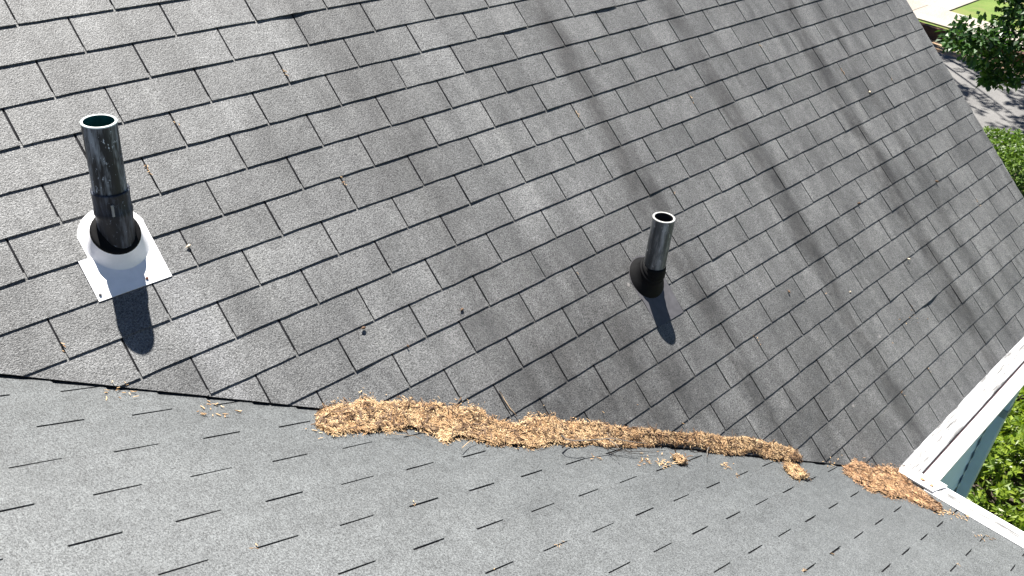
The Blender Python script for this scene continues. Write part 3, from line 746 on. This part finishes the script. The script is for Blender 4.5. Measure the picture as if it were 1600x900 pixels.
# fine stems and twigs lying on the drift
def lay(pts, h=0.006): 
    out = []
    for i, p in enumerate(pts):
        out.append(on2(p, h + 0.002))
    return out
def twig(label, strands, mat, name='twig'):
    root = None
    for pts, h, rad in strands:
        m = MB(); L = lay(pts, h); m.tube(L, [rad * (1 - 0.5 * i / (len(L) - 1)) for i in range(len(L))], 5)
        if root is None: root = m.build(name, mat); tag(root, label, 'twig', 'thin twigs by the litter drift')
        else: m.build('side_twig', mat, root)
twig('long pale grey twig lying across the middle of the drift', [([(877, 680), (884, 686), (900, 689), (930, 687), (958, 685), (985, 690), (1010, 693)], 0.050, 0.0026), ([(950, 686), (962, 694), (968, 702)], 0.046, 0.0022), ([(948, 676), (955, 684)], 0.052, 0.0018)], M_TWIG)
twig('dark thin twigs spreading below the drift onto the shingles', [([(935, 697), (955, 702), (985, 706), (1012, 705), (1040, 704)], 0.006, 0.0016), ([(930, 690), (950, 703), (966, 716)], 0.006, 0.0014), ([(945, 700), (965, 704), (988, 711)], 0.005, 0.0013), ([(950, 702), (965, 697), (978, 693)], 0.008, 0.0022), ([(975, 702), (985, 708), (1000, 709), (1030, 706)], 0.006, 0.0013)], M_TWIGD)
twig('short dark stub of twig at the lower edge of the drift', [([(879, 699), (885, 694), (891, 692)], 0.008, 0.0034)], M_TWIGD)
twig('bent pale stem sticking out of the drift near its right part', [([(1108, 697), (1105, 705), (1105, 715)], 0.012, 0.0020)], M_TWIG)
twig('small dark forked twig under the right part of the drift', [([(1080, 705), (1086, 707), (1093, 706), (1100, 704)], 0.006, 0.0017)], M_TWIGD)
def lay1(label, pts, mat, rad, name='stem'):
    m = MB(); m.tube([on1(p, 0.003) for p in pts], rad, 5); tag(m.build(name, mat), label, 'stem')
lay1('pale dry stem pointing up the steep slope from the drift', [(780, 610), (788, 624), (797, 638), (808, 650)], M_STRAW, 0.0016)
twig('pale straw stem poking out below the left part of the drift', [([(722, 700), (733, 690), (745, 686)], 0.008, 0.0016)], M_STRAW, 'stem')
twig('fine pale straw lying below the left end of the drift', [([(600, 677), (625, 679), (650, 681)], 0.004, 0.0011), ([(650, 682), (658, 687)], 0.004, 0.0011)], M_STRAW, 'stem')
# single seeds and buds on the steep slope
SEEDS = [((567, 513), 'dark seed hanging at a shingle edge in the left middle of the roof', M_SEED, 0.010), ((721, 484), 'brown bud on the shingles above the left part of the drift', M_SEED, 0.009),
         ((637, 541), 'small dark seed on a shingle edge above the left end of the drift', M_SEED, 0.006), ((1232, 456), 'brown seed right of the shorter vent pipe', M_SEED, 0.009),
         ((1328, 456), 'grey brown bud on the right half of the roof above the gutter', M_SEEDP, 0.006), ((1463, 284), 'brown seed near the right rake edge', M_SEED, 0.011),
         ((1419, 405), 'pale seed on the right half of the roof below the dark streak', M_SEEDP, 0.009), ((1358, 144), 'pale scrap high on the right part of the roof', M_SEEDP, 0.010),
         ((1341, 318), 'dark seed at a shingle edge in the right middle of the roof', M_SEED, 0.010), ((294, 385), 'pale petal in a shingle slot right of the white flashing', M_SEEDP, 0.008)]
for (q, lab, mt, sz) in SEEDS:
    r = random.Random(int(q[0])); m = MB(); c = on1(q, 0.001) + UN * (sz * 0.45); ax = Vector((r.uniform(-1, 1), r.uniform(-1, 1), r.uniform(-0.2, 0.2))).normalized()
    u = ax.cross(UN).normalized(); v = ax.cross(u)
    m.lathe([(c + ax * (sz * t), u, v, max(0.0004, sz * rr_)) for t, rr_ in ((-1.0, 0.05), (-0.8, 0.32), (-0.3, 0.55), (0.2, 0.50), (0.6, 0.28), (1.0, 0.06), (1.5, 0.03))], 8)
    tag(m.build('seed', mt), lab, 'seed', 'seeds and buds on the roof')
for (a, b, lab) in (((1436, 748), (1446, 752), 'curled brown leaf lying on the white gutter corner'), ((1452, 757), (1459, 762), 'small brown seed pod at the end of the long gutter'), ((1509, 806), (1514, 809), 'tan scrap on the short gutter')):
    m = MB(); d = MC @ Vector(((a[0] - 800) / 1454.06, (a[1] - 450) / 1454.06, 1)); A = CAM + d * ((0.008 - CAM.z) / d.z)
    d = MC @ Vector(((b[0] - 800) / 1454.06, (b[1] - 450) / 1454.06, 1)); B = CAM + d * ((0.006 - CAM.z) / d.z); ax = (B - A); sd_ = ax.cross(UZ).normalized() * 0.010
    m.add([A, A.lerp(B, .3) + sd_ + UZ * .008, A.lerp(B, .35) + UZ * .002, A.lerp(B, .3) - sd_ + UZ * .006, A.lerp(B, .7) + sd_ * .8 + UZ * .010, A.lerp(B, .7) + UZ * .003, A.lerp(B, .7) - sd_ * .8 + UZ * .007, B + UZ * .004],
          [(0, 2, 1), (0, 3, 2), (1, 2, 5, 4), (2, 3, 6, 5), (4, 5, 7), (5, 6, 7)]); tag(m.build('dead_leaf', M_LITB), lab, 'leaf')

# ------------------------------------------------------------------ shrubs and trees
def leaf(m, p, d, nrm, ln, wd):
    d = d.normalized(); sdv = d.cross(nrm)
    if sdv.length < 1e-4: return
    sdv.normalize(); up = sdv.cross(d); b = len(m.v)
    m.v += [tuple(p), tuple(p + d * (ln * .45) + sdv * wd + up * (wd * .35)), tuple(p + d * ln - up * (ln * .10)), tuple(p + d * (ln * .45) - sdv * wd + up * (wd * .35))]
    m.f += [[b, b + 1, b + 2], [b, b + 2, b + 3]]; m.sm += [False, False]
def rdir(r): 
    while True:
        v = Vector((r.uniform(-1, 1), r.uniform(-1, 1), r.uniform(-1, 1)))
        if 0.05 < v.length < 1: return v.normalized()
def shrub(label, c, rad, n, mat, seed, ln=0.06, group='shrubs around the house'):
    r = random.Random(seed); root = empty('shrub', c); tag(root, label, 'shrub', group); m = MB()
    for _ in range(n // 7):
        d = rdir(r); d.z = abs(d.z) * 1.1 - 0.15; d.normalize()
        lump = 1 + 0.16 * mnoise.noise(d * 3.1 + Vector((seed, 0, 0))) + 0.10 * mnoise.noise(d * 8)
        k = lump * (1 - 0.42 * r.random() ** 2.2); p = Vector((d.x * rad[0] * k, d.y * rad[1] * k, d.z * rad[2] * k))
        ax = (Vector((d.x / rad[0], d.y / rad[1], d.z / rad[2])).normalized() + rdir(r) * 0.7).normalized()
        for j in range(7):                                   # a whorl of leaves round the shoot tip
            s_ = rdir(r); s_ = (s_ - ax * s_.dot(ax)).normalized(); dd = (s_ + ax * r.uniform(0.1, 0.9)).normalized()
            leaf(m, p + ax * r.uniform(-0.02, 0.02), dd, (ax + rdir(r) * 0.3).normalized(), ln * r.uniform(.7, 1.25), ln * r.uniform(.2, .3))
    o = m.build('foliage', mat, root)
    t = MB()
    for j in range(9):
        a = j / 9 * 6.283; t.tube([(0.05 * math.cos(a), 0.05 * math.sin(a), -c[2] + GZ if False else (GZ - c[2])), (0.35 * rad[0] * math.cos(a), 0.35 * rad[1] * math.sin(a), 0.0), (0.7 * rad[0] * math.cos(a), 0.7 * rad[1] * math.sin(a), 0.45 * rad[2])], [0.03, 0.02, 0.008], 6)
    t.build('stem', M_BARK, root)
    return root
shrub('bright green leafy shrub right below the gutter corner', (3.75, -0.55, -2.55), (1.35, 1.25, 0.85), 26000, M_SHRUB, 31, 0.062)
shrub('darker end of the leafy bed partly behind the long gutter', (5.35, 0.55, -2.6), (1.1, 1.0, 0.85), 12000, M_SHRUBD, 32, 0.062)
shrub('green shrub beyond the right rake edge by the street', (10.6, 2.35, -2.7), (1.15, 1.1, 0.75), 12000, M_SHRUBD, 33, 0.06)
def tree(label, base, trunk_h, limbs, clusters, leaves, ln, seed, mat=M_TREE):
    r = random.Random(seed); root = empty('tree', base); tag(root, label, 'tree', 'trees by the street'); B = Vector(base)
    t = MB(); t.tube([(0, 0, -0.1), (0.05, 0.03, trunk_h * 0.5), (0, 0, trunk_h)], [0.22, 0.17, 0.13], 12)
    m = MB()
    for (p, rad) in clusters:
        P = Vector(p) - B; st = Vector((0, 0, min(trunk_h, max(1.0, P.z - 0.6)))); mid = st.lerp(P, 0.5) + Vector((r.uniform(-.2, .2), r.uniform(-.2, .2), 0.25))
        t.tube([st, mid, P], [0.045, 0.026, 0.008], 6)
        nsh = max(6, int(leaves * rad * rad))
        for _ in range(nsh):
            d = rdir(r); q = P + Vector((d.x, d.y, d.z * 0.6)) * (rad * r.random() ** 0.45); ax = (d + Vector((0, 0, 0.3)) + rdir(r) * 0.6).normalized()
            for j in range(9):
                s_ = rdir(r); dd = (s_ + ax * 0.5 + Vector((0, 0, -0.25))).normalized()
                leaf(m, q + s_ * r.uniform(0, 0.10), dd, (Vector((0, 0, 1)) + rdir(r) * 0.7).normalized(), ln * r.uniform(.7, 1.3), ln * r.uniform(.32, .46))
    t.build('trunk', M_BARK, root); m.build('crown', mat, root); return root
# near tree: trunk right of the frame, one branch reaches into the view
cl = [((9.10, 2.95, -0.40), 0.42), ((9.45, 2.55, -0.15), 0.50), ((8.85, 3.20, -0.42), 0.22), ((9.35, 2.62, -0.72), 0.36), ((9.15, 2.72, -0.86), 0.20), ((9.8, 2.4, 0.15), 0.6), ((9.7, 2.1, -0.45), 0.45), ((10.0, 1.9, -0.1), 0.6), ((9.7, 2.9, 0.35), 0.5)]
r = random.Random(4)
for _ in range(46):
    a = r.uniform(0, 6.283); q = r.random() ** 0.5 * 2.3; cl.append(((11.3 + q * math.cos(a), 0.0 + q * math.sin(a), r.uniform(0.2, 3.6)), r.uniform(0.5, 0.9)))
tree('dark green tree whose branch reaches in at the top right', (11.3, -0.2, GZ), 4.2, None, cl, 330, 0.085, 41)
# street trees beyond the roof whose shade falls on the road
cl = []
r = random.Random(6)
for _ in range(34):
    a = r.uniform(0, 6.283); q = r.random() ** 0.5 * 3.0; cl.append(((15.7 + q * math.cos(a), 7.5 + q * math.sin(a), r.uniform(2.6, 6.5)), r.uniform(0.45, 0.85)))
tree('street tree beyond the roof that shades the road', (17.7, 8.8, GZ), 5.4, None, cl, 70, 0.11, 42)
